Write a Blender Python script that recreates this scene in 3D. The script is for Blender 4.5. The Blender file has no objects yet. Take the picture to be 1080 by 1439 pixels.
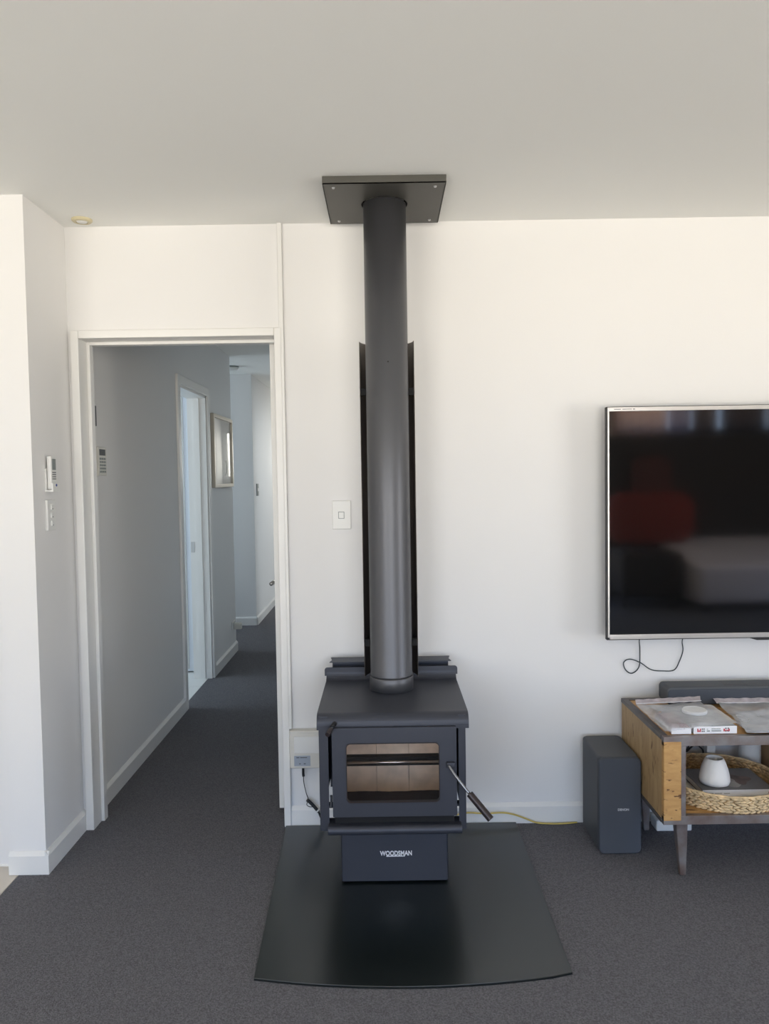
import bpy, bmesh, math, random
from mathutils import Vector, Matrix
random.seed(7)
S = bpy.context.scene
COL = S.collection
PI = math.pi

# ------------------------------------------------------------ camera
H_CAM = 1.41
pitch, roll = math.radians(2.6), 0.0155
R0 = Vector((1, 0, 0)); U0 = Vector((0, math.sin(pitch), math.cos(pitch)))
FW = Vector((0, math.cos(pitch), -math.sin(pitch)))
RR = R0 * math.cos(roll) - U0 * math.sin(roll)
UU = R0 * math.sin(roll) + U0 * math.cos(roll)
cd = bpy.data.cameras.new('camera'); cam = bpy.data.objects.new('camera', cd); COL.objects.link(cam)
m = Matrix((RR, UU, -FW)).transposed().to_4x4(); m.translation = Vector((0, 0, H_CAM))
cam.matrix_world = m
cd.sensor_fit = 'VERTICAL'; cd.sensor_height = 36; cd.sensor_width = 27
cd.lens = 36 * 1081 / 1439
cd.clip_start = 0.02; cd.clip_end = 100
S.camera = cam

# ------------------------------------------------------------ daylight
w = bpy.data.worlds.new('daylight'); S.world = w; w.use_nodes = True
nt = w.node_tree; nt.nodes.clear()
tc = nt.nodes.new('ShaderNodeTexCoord'); sep = nt.nodes.new('ShaderNodeSeparateXYZ')
mr = nt.nodes.new('ShaderNodeMapRange'); mr.inputs['From Min'].default_value = -0.5; mr.inputs['From Max'].default_value = 0.5
cr = nt.nodes.new('ShaderNodeValToRGB')
e = cr.color_ramp.elements
e[0].position = 0.0; e[0].color = (2.15, 1.98, 1.68, 1)
e[1].position = 1.0; e[1].color = (0.32, 0.59, 1.15, 1)
a = e.new(0.47); a.color = (1.95, 1.84, 1.64, 1)
a = e.new(0.53); a.color = (0.62, 0.80, 1.08, 1)
bg = nt.nodes.new('ShaderNodeBackground'); bg.inputs['Strength'].default_value = 6.6
out = nt.nodes.new('ShaderNodeOutputWorld')
L = nt.links.new
L(tc.outputs['Generated'], sep.inputs[0]); L(sep.outputs['Z'], mr.inputs['Value']); L(mr.outputs[0], cr.inputs[0])
L(cr.outputs[0], bg.inputs['Color']); L(bg.outputs[0], out.inputs[0])

def area(name, loc, direction, sx, sy, power, color, portal=False):
    d = bpy.data.lights.new(name, 'AREA'); d.shape = 'RECTANGLE'; d.size = sx; d.size_y = sy
    d.energy = power; d.color = color
    if portal: d.cycles.is_portal = True
    o = bpy.data.objects.new(name, d); COL.objects.link(o)
    o.location = loc; o.rotation_euler = Vector(direction).to_track_quat('-Z', 'Y').to_euler()
    return o
# windows of the living room: sky comes through the openings
RX, RY, LX, HZ = 5.2, -3.3, -4.0, 2.41
WIN_REAR = [(-3.4, -1.2, 0.05, 2.1), (-0.2, 2.4, 0.05, 2.1), (2.75, 4.9, 1.88, 2.28)]           # x0,x1,z0,z1
WIN_RIGHT = [(-1.4, 0.8, 0.05, 2.1)]                                # y0,y1,z0,z1
for x0, x1, z0, z1 in WIN_REAR:
    area('window_portal', ((x0+x1)/2, RY-0.06, (z0+z1)/2), (0, 1, 0), x1-x0, z1-z0, 1, (1, 1, 1), True)
for y0, y1, z0, z1 in WIN_RIGHT:
    area('window_portal', (RX+0.06, (y0+y1)/2, (z0+z1)/2), (-1, 0, 0), y1-y0, z1-z0, 1, (1, 1, 1), True)
SKYC = (0.72, 0.87, 1.0)
area('bathroom_daylight', (-3.34, 4.75, 1.5), (1, 0, -0.15), 1.1, 1.1, 30, SKYC)
area('side_hall_daylight', (-3.34, 6.87, 1.4), (1, 0, -0.15), 0.8, 1.4, 22, SKYC)
area('bedroom_daylight', (1.9, 8.4, 1.4), (-1, -0.1, -0.1), 1.2, 1.2, 34, (0.85, 0.93, 1.0))
area('hallway_end_daylight', (-0.72, 9.985, 1.6), (0, -1, -0.1), 0.55, 0.8, 14, (1.0, 0.97, 0.88))

S.view_settings.view_transform = 'Standard'; S.view_settings.look = 'None'
S.view_settings.gamma = 1; S.view_settings.use_curve_mapping = False
S.view_settings.exposure = -0.24

# ------------------------------------------------------------ materials
def mat(name, col, rough=0.6, metal=0.0, var=0.0, vscale=8, bump=0.0, bscale=60, coat=0.0, spec=None, stretch=None, detail=4, col2=None, bdist=0.002):
    m = bpy.data.materials.new(name); m.use_nodes = True
    t = m.node_tree; b = t.nodes['Principled BSDF']
    b.inputs['Base Color'].default_value = (*col, 1); b.inputs['Roughness'].default_value = rough
    b.inputs['Metallic'].default_value = metal; b.inputs['Coat Weight'].default_value = coat
    if spec is not None: b.inputs['Specular IOR Level'].default_value = spec
    tcn = t.nodes.new('ShaderNodeTexCoord'); mp = t.nodes.new('ShaderNodeMapping')
    t.links.new(tcn.outputs['Object'], mp.inputs[0])
    if stretch: mp.inputs['Scale'].default_value = stretch
    if var or col2:
        n = t.nodes.new('ShaderNodeTexNoise'); n.inputs['Scale'].default_value = vscale; n.inputs['Detail'].default_value = detail
        t.links.new(mp.outputs[0], n.inputs['Vector'])
        r = t.nodes.new('ShaderNodeValToRGB'); r.color_ramp.elements[0].position = .3; r.color_ramp.elements[1].position = .7
        c2 = col2 if col2 else tuple(min(1, c*(1+var)) for c in col)
        c1 = col if col2 else tuple(c*(1-var) for c in col)
        r.color_ramp.elements[0].color = (*c1, 1); r.color_ramp.elements[1].color = (*c2, 1)
        t.links.new(n.outputs['Fac'], r.inputs[0]); t.links.new(r.outputs[0], b.inputs['Base Color'])
    if bump:
        n2 = t.nodes.new('ShaderNodeTexNoise'); n2.inputs['Scale'].default_value = bscale; n2.inputs['Detail'].default_value = 3
        t.links.new(mp.outputs[0], n2.inputs['Vector'])
        bp = t.nodes.new('ShaderNodeBump'); bp.inputs['Strength'].default_value = bump; bp.inputs['Distance'].default_value = bdist
        t.links.new(n2.outputs['Fac'], bp.inputs['Height']); t.links.new(bp.outputs[0], b.inputs['Normal'])
    return m

M = {}
M['wall'] = mat('wall_paint', (0.78, 0.77, 0.76), 0.75, bump=0.08, bscale=180, var=0.012, vscale=1.5)
M['ceil'] = mat('ceiling_paint', (0.90, 0.90, 0.87), 0.85, bump=0.06, bscale=160)
M['trim'] = mat('gloss_trim_paint', (0.80, 0.79, 0.765), 0.35)
M['hallwall'] = mat('hall_paint', (0.79, 0.785, 0.775), 0.7, bump=0.06, bscale=180)
M['carpet'] = mat('carpet', (0.150, 0.148, 0.160), 0.97, var=0.30, vscale=210, bump=0.9, bscale=230, spec=0.1, detail=2, bdist=0.006)
M['tile'] = mat('beige_tile', (0.66, 0.60, 0.52), 0.35, var=0.04, vscale=5)
M['grout'] = mat('grout', (0.35, 0.32, 0.28), 0.9)
M['steel'] = mat('stove_black_paint', (0.045, 0.049, 0.064), 0.46, metal=0.3, var=0.04, vscale=3, bump=0.03, bscale=900)
M['flue'] = mat('flue_black_paint', (0.112, 0.113, 0.122), 0.42, metal=0.55, var=0.03, vscale=2)
M['fluein'] = mat('flue_shield_paint', (0.17, 0.15, 0.135), 0.42, metal=0.4)
M['plate'] = mat('ceiling_plate_paint', (0.085, 0.082, 0.072), 0.45, metal=0.3)
M['hearth'] = mat('hearth_black_steel', (0.006, 0.009, 0.0085), 0.28, metal=0.0, var=0.05, vscale=4, spec=0.95)
M['black'] = mat('black_plastic', (0.012, 0.012, 0.013), 0.45)
M['matblack'] = mat('soot_black', (0.008, 0.008, 0.009), 0.9)
M['chrome'] = mat('brushed_steel', (0.62, 0.61, 0.60), 0.28, metal=1.0)
M['gunmetal'] = mat('gunmetal', (0.30, 0.31, 0.34), 0.26, metal=0.9)
M['grip'] = mat('dark_brown_grip', (0.050, 0.040, 0.042), 0.30, metal=0.6)
M['brick'] = mat('fire_brick', (0.80, 0.66, 0.54), 0.85, var=0.12, vscale=25, bump=0.2, bscale=120)
M['ash'] = mat('ash_floor', (0.035, 0.033, 0.042), 0.9, var=0.2, vscale=30, bump=0.3, bscale=80)
M['silver'] = mat('silver_bezel', (0.66, 0.64, 0.61), 0.30, metal=0.8)
M['white'] = mat('white_plastic', (0.78, 0.775, 0.75), 0.35)
M['offwhite'] = mat('cream_plastic', (0.68, 0.66, 0.60), 0.4)
M['lettering'] = mat('silver_lettering', (0.50, 0.51, 0.53), 0.5)
M['creamtrim'] = mat('aged_cream', (0.62, 0.55, 0.36), 0.45)
M['ceramic'] = mat('matt_ceramic', (0.80, 0.775, 0.74), 0.55)
M['wax'] = mat('white_glass_jar', (0.62, 0.62, 0.61), 0.3)
M['fabric'] = mat('speaker_cloth', (0.060, 0.068, 0.084), 0.85, bump=0.35, bscale=700, var=0.15, vscale=500)
M['spkside'] = mat('speaker_side', (0.070, 0.075, 0.083), 0.6, bump=0.1, bscale=500)
M['rust'] = mat('raw_rusty_steel', (0.33, 0.315, 0.31), 0.42, metal=0.55, col2=(0.20, 0.135, 0.115), vscale=14, bump=0.12, bscale=90)
M['rustdark'] = mat('dark_raw_steel', (0.11, 0.105, 0.105), 0.45, metal=0.6, col2=(0.17, 0.15, 0.14), vscale=18, bump=0.1, bscale=90)
M['grey'] = mat('grey_marks', (0.10, 0.105, 0.11), 0.6)
M['lcd'] = mat('lcd_grey', (0.20, 0.22, 0.21), 0.3)
M['sticker'] = mat('blue_grey_sticker', (0.36, 0.40, 0.46), 0.5)
M['blue'] = mat('blue_button', (0.03, 0.07, 0.30), 0.4)
M['yellow'] = mat('yellow_cable', (0.62, 0.47, 0.12), 0.5)
M['paper'] = mat('printed_paper', (0.62, 0.64, 0.66), 0.7, var=0.10, vscale=14)
M['red'] = mat('red_print', (0.50, 0.035, 0.05), 0.6)
M['pink'] = mat('dusty_pink_cover', (0.33, 0.19, 0.20), 0.55, var=0.2, vscale=20)
M['pages'] = mat('white_pages', (0.80, 0.80, 0.82), 0.6)
M['straw'] = mat('seagrass', (0.72, 0.53, 0.30), 0.75, var=0.28, vscale=45, bump=0.4, bscale=200)
M['straw2'] = mat('seagrass_inner', (0.40, 0.25, 0.11), 0.8, var=0.3, vscale=45)
M['redcloth'] = mat('red_blanket', (0.24, 0.025, 0.016), 0.9, bump=0.3, bscale=60)
M['sofa'] = mat('grey_sofa', (0.80, 0.72, 0.73), 0.9, bump=0.3, bscale=250)
M['brown'] = mat('dark_brown_fabric', (0.030, 0.022, 0.020), 0.85)
M['curtain'] = mat('rose_curtain', (0.42, 0.26, 0.20), 0.8)
M['laptop_screen'] = mat('tv_screen_glass', (0.004, 0.004, 0.004), 0.06, spec=1.0)
M['frame'] = mat('champagne_frame', (0.48, 0.44, 0.37), 0.35, metal=0.5)
M['matboard'] = mat('mat_board', (0.72, 0.73, 0.72), 0.6)

# wood with saw marks and dark knots
def wood(name, ax, c1, c2, c3):
    m = bpy.data.materials.new(name); m.use_nodes = True; t = m.node_tree; b = t.nodes['Principled BSDF']
    b.inputs['Roughness'].default_value = 0.55
    tcn = t.nodes.new('ShaderNodeTexCoord'); mp = t.nodes.new('ShaderNodeMapping')
    mp.inputs['Scale'].default_value = ax
    t.links.new(tcn.outputs['Object'], mp.inputs[0])
    n = t.nodes.new('ShaderNodeTexNoise'); n.inputs['Scale'].default_value = 5; n.inputs['Detail'].default_value = 7; n.inputs['Distortion'].default_value = 0.8
    t.links.new(mp.outputs[0], n.inputs['Vector'])
    r = t.nodes.new('ShaderNodeValToRGB'); el = r.color_ramp.elements
    el[0].position = .25; el[0].color = (*c2, 1); el[1].position = .72; el[1].color = (*c1, 1)
    t.links.new(n.outputs['Fac'], r.inputs[0])
    n2 = t.nodes.new('ShaderNodeTexNoise'); n2.inputs['Scale'].default_value = 11; n2.inputs['Detail'].default_value = 5
    t.links.new(mp.outputs[0], n2.inputs['Vector'])
    r2 = t.nodes.new('ShaderNodeValToRGB'); r2.color_ramp.elements[0].position = .30; r2.color_ramp.elements[1].position = .36
    r2.color_ramp.elements[0].color = (1, 1, 1, 1); r2.color_ramp.elements[1].color = (0, 0, 0, 1)
    t.links.new(n2.outputs['Fac'], r2.inputs[0])
    mx = t.nodes.new('ShaderNodeMixRGB'); mx.inputs['Color2'].default_value = (*c3, 1)
    t.links.new(r2.outputs[0], mx.inputs['Fac']); t.links.new(r.outputs[0], mx.inputs['Color1'])
    t.links.new(mx.outputs[0], b.inputs['Base Color'])
    bp = t.nodes.new('ShaderNodeBump'); bp.inputs['Strength'].default_value = .35; bp.inputs['Distance'].default_value = .002
    t.links.new(n2.outputs['Fac'], bp.inputs['Height']); t.links.new(bp.outputs[0], b.inputs['Normal'])
    return m
WA, WB, WC = (0.58, 0.34, 0.125), (0.42, 0.22, 0.07), (0.13, 0.055, 0.02)
M['woodz'] = wood('rustic_wood_upright', (3, 1.4, 9), WA, WB, WC)
M['woodside'] = wood('rustic_wood_side', (1, 7, 1.6), (0.46, 0.32, 0.16), (0.32, 0.20, 0.09), WC)
M['woodx'] = wood('rustic_wood_flat', (1, 6, 6), WA, WB, WC)

def glassy(name, tint, gloss, fres=0.0, rough=0.03, diff=0.0, dcol=(1, 1, 1), var=False):
    m = bpy.data.materials.new(name); m.use_nodes = True; t = m.node_tree; t.nodes.clear()
    o = t.nodes.new('ShaderNodeOutputMaterial'); tr = t.nodes.new('ShaderNodeBsdfTransparent'); tr.inputs[0].default_value = (*tint, 1)
    g = t.nodes.new('ShaderNodeBsdfGlossy'); g.inputs['Roughness'].default_value = rough
    fr = t.nodes.new('ShaderNodeLayerWeight'); fr.inputs[0].default_value = 0.5
    pw_ = t.nodes.new('ShaderNodeMath'); pw_.operation = 'POWER'; pw_.inputs[1].default_value = 4; t.links.new(fr.outputs['Facing'], pw_.inputs[0])
    ma_ = t.nodes.new('ShaderNodeMath'); ma_.operation = 'MULTIPLY_ADD'; ma_.inputs[1].default_value = gloss*3; ma_.inputs[2].default_value = 0.03; ma_.use_clamp = True; t.links.new(pw_.outputs[0], ma_.inputs[0])
    mx = t.nodes.new('ShaderNodeMixShader'); t.links.new(ma_.outputs[0], mx.inputs[0])
    t.links.new(tr.outputs[0], mx.inputs[1]); t.links.new(g.outputs[0], mx.inputs[2]); last = mx
    if diff:
        d = t.nodes.new('ShaderNodeBsdfDiffuse'); d.inputs[0].default_value = (*dcol, 1)
        m2 = t.nodes.new('ShaderNodeMixShader'); m2.inputs[0].default_value = diff
        if var:
            tcn = t.nodes.new('ShaderNodeTexCoord'); n = t.nodes.new('ShaderNodeTexNoise'); n.inputs['Scale'].default_value = 9; n.inputs['Detail'].default_value = 3
            t.links.new(tcn.outputs['Object'], n.inputs['Vector'])
            mm = t.nodes.new('ShaderNodeMapRange'); mm.inputs['From Min'].default_value = .35; mm.inputs['From Max'].default_value = .7
            mm.inputs['To Min'].default_value = diff*0.7; mm.inputs['To Max'].default_value = diff*1.35
            t.links.new(n.outputs['Fac'], mm.inputs['Value']); t.links.new(mm.outputs[0], m2.inputs[0])
            bp = t.nodes.new('ShaderNodeBump'); bp.inputs['Strength'].default_value = .5; bp.inputs['Distance'].default_value = .006
            t.links.new(n.outputs['Fac'], bp.inputs['Height']); t.links.new(bp.outputs[0], g.inputs['Normal'])
        t.links.new(mx.outputs[0], m2.inputs[1]); t.links.new(d.outputs[0], m2.inputs[2]); last = m2
    t.links.new(last.outputs[0], o.inputs[0]); return m
M['glass'] = glassy('stove_glass', (0.96, 0.94, 0.92), 0.12)
M['picglass'] = glassy('picture_glass', (0.95, 0.95, 0.95), 0.14)
M['film'] = glassy('clear_plastic_film', (0.93, 0.93, 0.95), 0.30, rough=0.20, diff=0.36, dcol=(0.84, 0.86, 0.90), var=True)
M['puck'] = glassy('frosted_plastic', (0.95, 0.95, 0.96), 0.35, rough=0.15, diff=0.6, dcol=(0.88, 0.89, 0.9))

# ------------------------------------------------------------ mesh helpers
ORG = {}
def obj(name, bm, m, parent=None, loc=None, smooth=False, bevel=0, bseg=2):
    """link bm (world coordinates) as one mesh object, origin at loc or at the parent's origin"""
    me = bpy.data.meshes.new(name)
    bmesh.ops.recalc_face_normals(bm, faces=bm.faces)
    o = bpy.data.objects.new(name, me)
    base = ORG[parent.name] if parent else Vector((0, 0, 0))
    if parent is None and loc is None:
        xs = [v.co for v in bm.verts]
        loc = ((min(v.x for v in xs)+max(v.x for v in xs))/2, (min(v.y for v in xs)+max(v.y for v in xs))/2, min(v.z for v in xs))
    org = Vector(loc) if loc is not None else base
    bmesh.ops.translate(bm, verts=bm.verts, vec=-org)
    bm.to_mesh(me); bm.free()
    if isinstance(m, str): m = M[m]
    me.materials.append(m)
    if smooth:
        for p in me.polygons: p.use_smooth = True
    COL.objects.link(o)
    o.location = org - base
    if parent: o.parent = parent
    ORG[o.name] = org
    if name in ('sticker_print', 'bezel_print', 'grey_print', 'black_print', 'red_print', 'spine_print', 'buttons', 'keys'): o['kind'] = 'stuff'
    if bevel:
        b = o.modifiers.new('bevel', 'BEVEL'); b.width = bevel; b.segments = bseg; b.limit_method = 'ANGLE'; b.angle_limit = math.radians(50)
        for p in me.polygons: p.use_smooth = True
        wn = o.modifiers.new('wn', 'WEIGHTED_NORMAL'); wn.keep_sharp = True
    return o
def thing(name, label, cat, loc, group=None):
    o = bpy.data.objects.new(name, None); o.empty_display_size = 0.05; COL.objects.link(o); o.location = loc
    ORG[o.name] = Vector(loc); o['label'] = label; o['category'] = cat
    if group: o['group'] = group
    return o
def tag(o, label, cat, group=None):
    o['label'] = label; o['category'] = cat
    if group: o['group'] = group
    return o
def struct(o): o['kind'] = 'structure'; return o
def B(*boxes):
    bm = bmesh.new()
    for b in boxes: addbox(bm, *b)
    return bm
def addbox(bm, x0, x1, y0, y1, z0, z1):
    v = [bm.verts.new(p) for p in ((x0,y0,z0),(x1,y0,z0),(x1,y1,z0),(x0,y1,z0),(x0,y0,z1),(x1,y0,z1),(x1,y1,z1),(x0,y1,z1))]
    for f in ((0,3,2,1),(4,5,6,7),(0,1,5,4),(1,2,6,5),(2,3,7,6),(3,0,4,7)): bm.faces.new([v[i] for i in f])
    return v
def prism(pts, axis, a0, a1, bm=None):
    """extrude a closed 2D outline along an axis (0: points are y,z / 1: x,z / 2: x,y)"""
    bm = bm or bmesh.new()
    def P(p, a): return (a, p[0], p[1]) if axis == 0 else (p[0], a, p[1]) if axis == 1 else (p[0], p[1], a)
    A = [bm.verts.new(P(p, a0)) for p in pts]; C = [bm.verts.new(P(p, a1)) for p in pts]
    bm.faces.new(A); bm.faces.new(C[::-1]); n = len(pts)
    for i in range(n): bm.faces.new((A[i], C[i], C[(i+1) % n], A[(i+1) % n]))
    return bm
def sheet(pts, th, axis, a0, a1):
    """bent sheet: open 2D centre line given a thickness, extruded (quads only)"""
    n = len(pts); off = []
    for i in range(n):
        p0 = Vector(pts[max(0, i-1)]); p1 = Vector(pts[min(n-1, i+1)]); d = (p1-p0).normalized()
        off.append(Vector((-d.y, d.x)) * th)
    bm = bmesh.new()
    def P(p, a): return (a, p[0], p[1]) if axis == 0 else (p[0], a, p[1]) if axis == 1 else (p[0], p[1], a)
    rows = []
    for i in range(n):
        q = Vector(pts[i])+off[i]
        rows.append([bm.verts.new(P(pts[i], a0)), bm.verts.new(P(pts[i], a1)), bm.verts.new(P(q, a1)), bm.verts.new(P(q, a0))])
    for i in range(n-1):
        for k in range(4): bm.faces.new((rows[i][k], rows[i][(k+1) % 4], rows[i+1][(k+1) % 4], rows[i+1][k]))
    bm.faces.new(rows[0]); bm.faces.new(rows[-1][::-1])
    return bm
def arc(cx, cy, r, a0, a1, n):
    return [(cx+r*math.cos(math.radians(a0+(a1-a0)*i/n)), cy+r*math.sin(math.radians(a0+(a1-a0)*i/n))) for i in range(n+1)]
def rrect(x0, x1, y0, y1, r, seg=6):
    return arc(x1-r, y1-r, r, 0, 90, seg)+arc(x0+r, y1-r, r, 90, 180, seg)+arc(x0+r, y0+r, r, 180, 270, seg)+arc(x1-r, y0+r, r, 270, 360, seg)
def lathe(prof, cx, cy, n=40, bm=None, close=False):
    bm = bm or bmesh.new(); rings = []
    for r, z in prof: rings.append([bm.verts.new((cx+r*math.cos(2*PI*i/n), cy+r*math.sin(2*PI*i/n), z)) for i in range(n)])
    for k in range(len(rings)-1):
        for i in range(n): bm.faces.new((rings[k][i], rings[k][(i+1) % n], rings[k+1][(i+1) % n], rings[k+1][i]))
    if close:
        for i in range(n): bm.faces.new((rings[-1][i], rings[-1][(i+1) % n], rings[0][(i+1) % n], rings[0][i]))
    else:
        if prof[0][0] > 1e-6: bm.faces.new(rings[0][::-1])
        if prof[-1][0] > 1e-6: bm.faces.new(rings[-1])
    return bm
def tube(pts, r, n=8, bm=None, smooth_pts=0, r1=None):
    bm = bm or bmesh.new(); P = [Vector(p) for p in pts]
    if smooth_pts:
        Q = []; N = len(P)
        for i in range(N-1):
            p0, p1, p2, p3 = P[max(0, i-1)], P[i], P[i+1], P[min(N-1, i+2)]
            for k in range(smooth_pts):
                t = k/smooth_pts
                Q.append(0.5*((2*p1)+(-p0+p2)*t+(2*p0-5*p1+4*p2-p3)*t*t+(-p0+3*p1-3*p2+p3)*t**3))
        Q.append(P[-1]); P = Q
    rings = []; up = None; N = len(P)
    for i, p in enumerate(P):
        d = (P[min(N-1, i+1)]-P[max(0, i-1)]).normalized()
        if up is None: up = d.orthogonal().normalized()
        up = (up-d*up.dot(d)).normalized(); s = d.cross(up)
        rr = r if r1 is None else r+(r1-r)*i/(N-1)
        rings.append([bm.verts.new(p+(up*math.cos(2*PI*k/n)+s*math.sin(2*PI*k/n))*rr) for k in range(n)])
    for i in range(N-1):
        for k in range(n): bm.faces.new((rings[i][k], rings[i][(k+1) % n], rings[i+1][(k+1) % n], rings[i+1][k]))
    bm.faces.new(rings[0][::-1]); bm.faces.new(rings[-1]); return bm
def ring_plate(outer, inner, axis, a0, a1):
    bm = bmesh.new(); n = len(outer)
    def P(p, a): return (a, p[0], p[1]) if axis == 0 else (p[0], a, p[1]) if axis == 1 else (p[0], p[1], a)
    V = [[bm.verts.new(P(p, a)) for p in loop] for loop, a in ((outer, a0), (inner, a0), (inner, a1), (outer, a1))]
    for k in range(4):
        for i in range(n):
            a, b = V[k], V[(k+1) % 4]; bm.faces.new((a[i], a[(i+1) % n], b[(i+1) % n], b[i]))
    return bm
def grid(fn, nu, nv, th=0.0):
    bm = bmesh.new(); g = [[bm.verts.new(fn(i/nu, j/nv)) for j in range(nv+1)] for i in range(nu+1)]
    for i in range(nu):
        for j in range(nv): bm.faces.new((g[i][j], g[i+1][j], g[i+1][j+1], g[i][j+1]))
    return bm
def text(name, body, x, y, z, size, m, parent, facing='-y', bold=0.0, depth=0.0006, sx=1.0):
    c = bpy.data.curves.new(name, 'FONT'); c.body = body; c.size = size; c.extrude = depth; c.offset = bold
    c.align_x = 'CENTER'; c.align_y = 'CENTER'
    t = bpy.data.objects.new(name+'_src', c); COL.objects.link(t)
    me = bpy.data.meshes.new_from_object(t.evaluated_get(bpy.context.evaluated_depsgraph_get()))
    bpy.data.objects.remove(t); bpy.data.curves.remove(c)
    bm = bmesh.new(); bm.from_mesh(me); bpy.data.meshes.remove(me)
    R = {'-y': Matrix.Rotation(PI/2, 4, 'X'), 'up': Matrix.Identity(4)}[facing]
    bmesh.ops.transform(bm, matrix=Matrix.Translation((x, y, z)) @ R @ Matrix.Diagonal((sx, 1, 1, 1)), verts=bm.verts)
    return obj(name, bm, m, parent)

# ------------------------------------------------------------ room shell
WY, T = 3.07, 0.12            # stove wall face, wall thickness
JX = -1.24                    # jog wall and hallway left wall face
OX0, OX1, OZ = -1.206, -0.412, 1.985   # structural opening of door_1
CY0, CY1 = 4.69, 5.42         # doorway of the bathroom in the hallway wall
HRX = -0.36                   # hallway right wall face
struct(obj('wall_back', B((OX1, RX+T, WY, WY+T, 0, HZ), (JX, OX0, WY, WY+T, 0, HZ), (OX0, OX1, WY, WY+T, OZ, HZ)), 'wall'))
struct(obj('wall_left', B((JX-0.13, JX, 2.72, WY+T, 0, HZ)), 'wall'))
struct(obj('wall_kitchen', B((LX, JX-0.13, 2.78, 2.90, 0, HZ)), 'wall'))
struct(obj('wall_side', B((LX-T, LX, RY-T, 2.90, 0, HZ)), 'wall'))
def wall_holes(axis, face0, face1, a0, a1, holes):
    bm = bmesh.new(); cur = a0
    def bx(s, e_, z0, z1):
        if axis == 'x': addbox(bm, s, e_, face0, face1, z0, z1)
        else: addbox(bm, face0, face1, s, e_, z0, z1)
    for s, e_, z0, z1 in sorted(holes):
        if s > cur: bx(cur, s, 0, HZ)
        if z0 > 0: bx(s, e_, 0, z0)
        bx(s, e_, z1, HZ); cur = e_
    bx(cur, a1, 0, HZ); return bm
struct(obj('wall_rear', wall_holes('x', RY-T, RY, LX-T, RX+T, WIN_REAR), 'wall'))
struct(obj('wall_right', wall_holes('y', RX, RX+T, RY, WY, WIN_RIGHT), 'wall'))
struct(obj('wall_hallway_left', wall_holes('y', JX-0.13, JX, WY+T, 6.30, [(CY0, CY1, 0, 2.0)]), 'hallwall'))
struct(obj('wall_hallway_far', B((-3.4, JX-0.01, 7.38, 7.50, 0, HZ), (JX-0.13, JX-0.01, 7.50, 10.0, 0, HZ)), 'hallwall'))
struct(obj('wall_hallway_right', wall_holes('y', HRX, HRX+T, WY+T, 10.0, [(7.7, 8.9, 0, 2.0)]), 'hallwall'))
struct(obj('wall_hallway_end', B((JX-0.13, HRX+T, 10.0, 10.12, 0, HZ)), 'hallwall'))
struct(obj('wall_bathroom', B((-3.4, JX-0.13, 5.62, 5.74, 0, HZ), (-3.52, -3.4, 3.9, 7.5, 0, HZ), (-3.4, JX-0.13, 3.9, 4.02, 0, HZ), (-3.4, JX-0.13, 6.18, 6.30, 0, HZ)), 'hallwall'))
struct(obj('wall_bedroom', B((HRX+T, 2.1, 7.2, 7.32, 0, HZ), (HRX+T, 2.1, 9.6, 9.72, 0, HZ), (2.0, 2.12, 7.2, 9.7, 0, HZ)), 'hallwall'))
struct(obj('ceiling', B((LX-T, RX+T, RY-T, WY+T, HZ, HZ+0.1), (-3.52, 2.12, WY+T, 10.12, HZ, HZ+0.1)), 'ceil'))
struct(obj('floor', B((-1.335, RX+T, RY-T, 2.78, -0.06, 0), (JX-0.06, RX+T, 2.78, WY+T, -0.06, 0), (-1.27, 2.12, WY+T, 10.12, -0.06, 0), (-3.52, -1.27, 6.28, 7.5, -0.06, 0)), 'carpet'))
# tiled kitchen floor: every tile a piece
tf = struct(obj('floor', B((LX-T, -1.335, RY-T, 2.80, -0.06, -0.006)), 'grout', loc=(-2.6, 0, -0.06)))
tsh = None
y = 2.78
while y > -0.6:
    x = -1.338
    while x > LX:
        if tsh is None:
            tsh = obj('floor_tile', B((x-0.596, x, y-0.596, y, -0.006, -0.001)), 'tile', tf, loc=(x, y, -0.006), bevel=0.002)
        else:
            c = tsh.copy(); COL.objects.link(c); c.location = (x+2.6, y, 0.054)
        x -= 0.6
    y -= 0.6
bf = struct(obj('floor', B((-3.4, -1.27, 3.9, 6.28, -0.06, -0.006)), 'grout', loc=(-2.3, 5, -0.06)))
wt = mat('white_tile', (0.74, 0.74, 0.72), 0.3); first = None
for i in range(5):
    for j in range(4):
        X, Y = -1.272-0.42*i, 5.62-0.42*j
        if first is None: first = obj('floor_tile', B((X-0.416, X, Y-0.416, Y, -0.006, 0.0)), wt, bf, loc=(X, Y, -0.006))
        else:
            c = first.copy(); COL.objects.link(c); c.location = (X+2.3, Y-5, 0.054)

# baseboards: chamfered top edge
def skirt(name, axis, face, a0, a1, sgn, z=0.082, d=0.014):
    pts = [(face, 0), (face+sgn*d, 0), (face+sgn*d, z-0.014), (face+sgn*0.003, z), (face, z)]
    return struct(obj(name, prism(pts, 1 if axis == 'y' else 0, a0, a1) if axis == 'y' else prism(pts, 0, a0, a1), 'trim'))
skirt('baseboard_back', 'x', WY, -0.398, RX, -1)
skirt('baseboard_jog', 'y', JX, 2.7075, WY, 1)
skirt('baseboard_left', 'x', 2.72, JX-0.13, JX+0.0136, -1)
skirt('baseboard_hallway_left', 'y', JX, WY+T, CY0-0.055, 1)
skirt('baseboard_hallway_left', 'y', JX, CY1+0.055, 6.30, 1)
skirt('baseboard_hallway_left', 'y', JX-0.01, 7.38, 10.0, 1)
skirt('baseboard_hallway_far', 'x', 7.38, -3.4, JX-0.01, -1)
skirt('baseboard_hallway_right', 'y', HRX, 4.2, 7.7, -1)
skirt('baseboard_kitchen', 'x', 2.78, LX, JX-0.13-0.0, -1, z=0.004, d=0.008)

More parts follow.
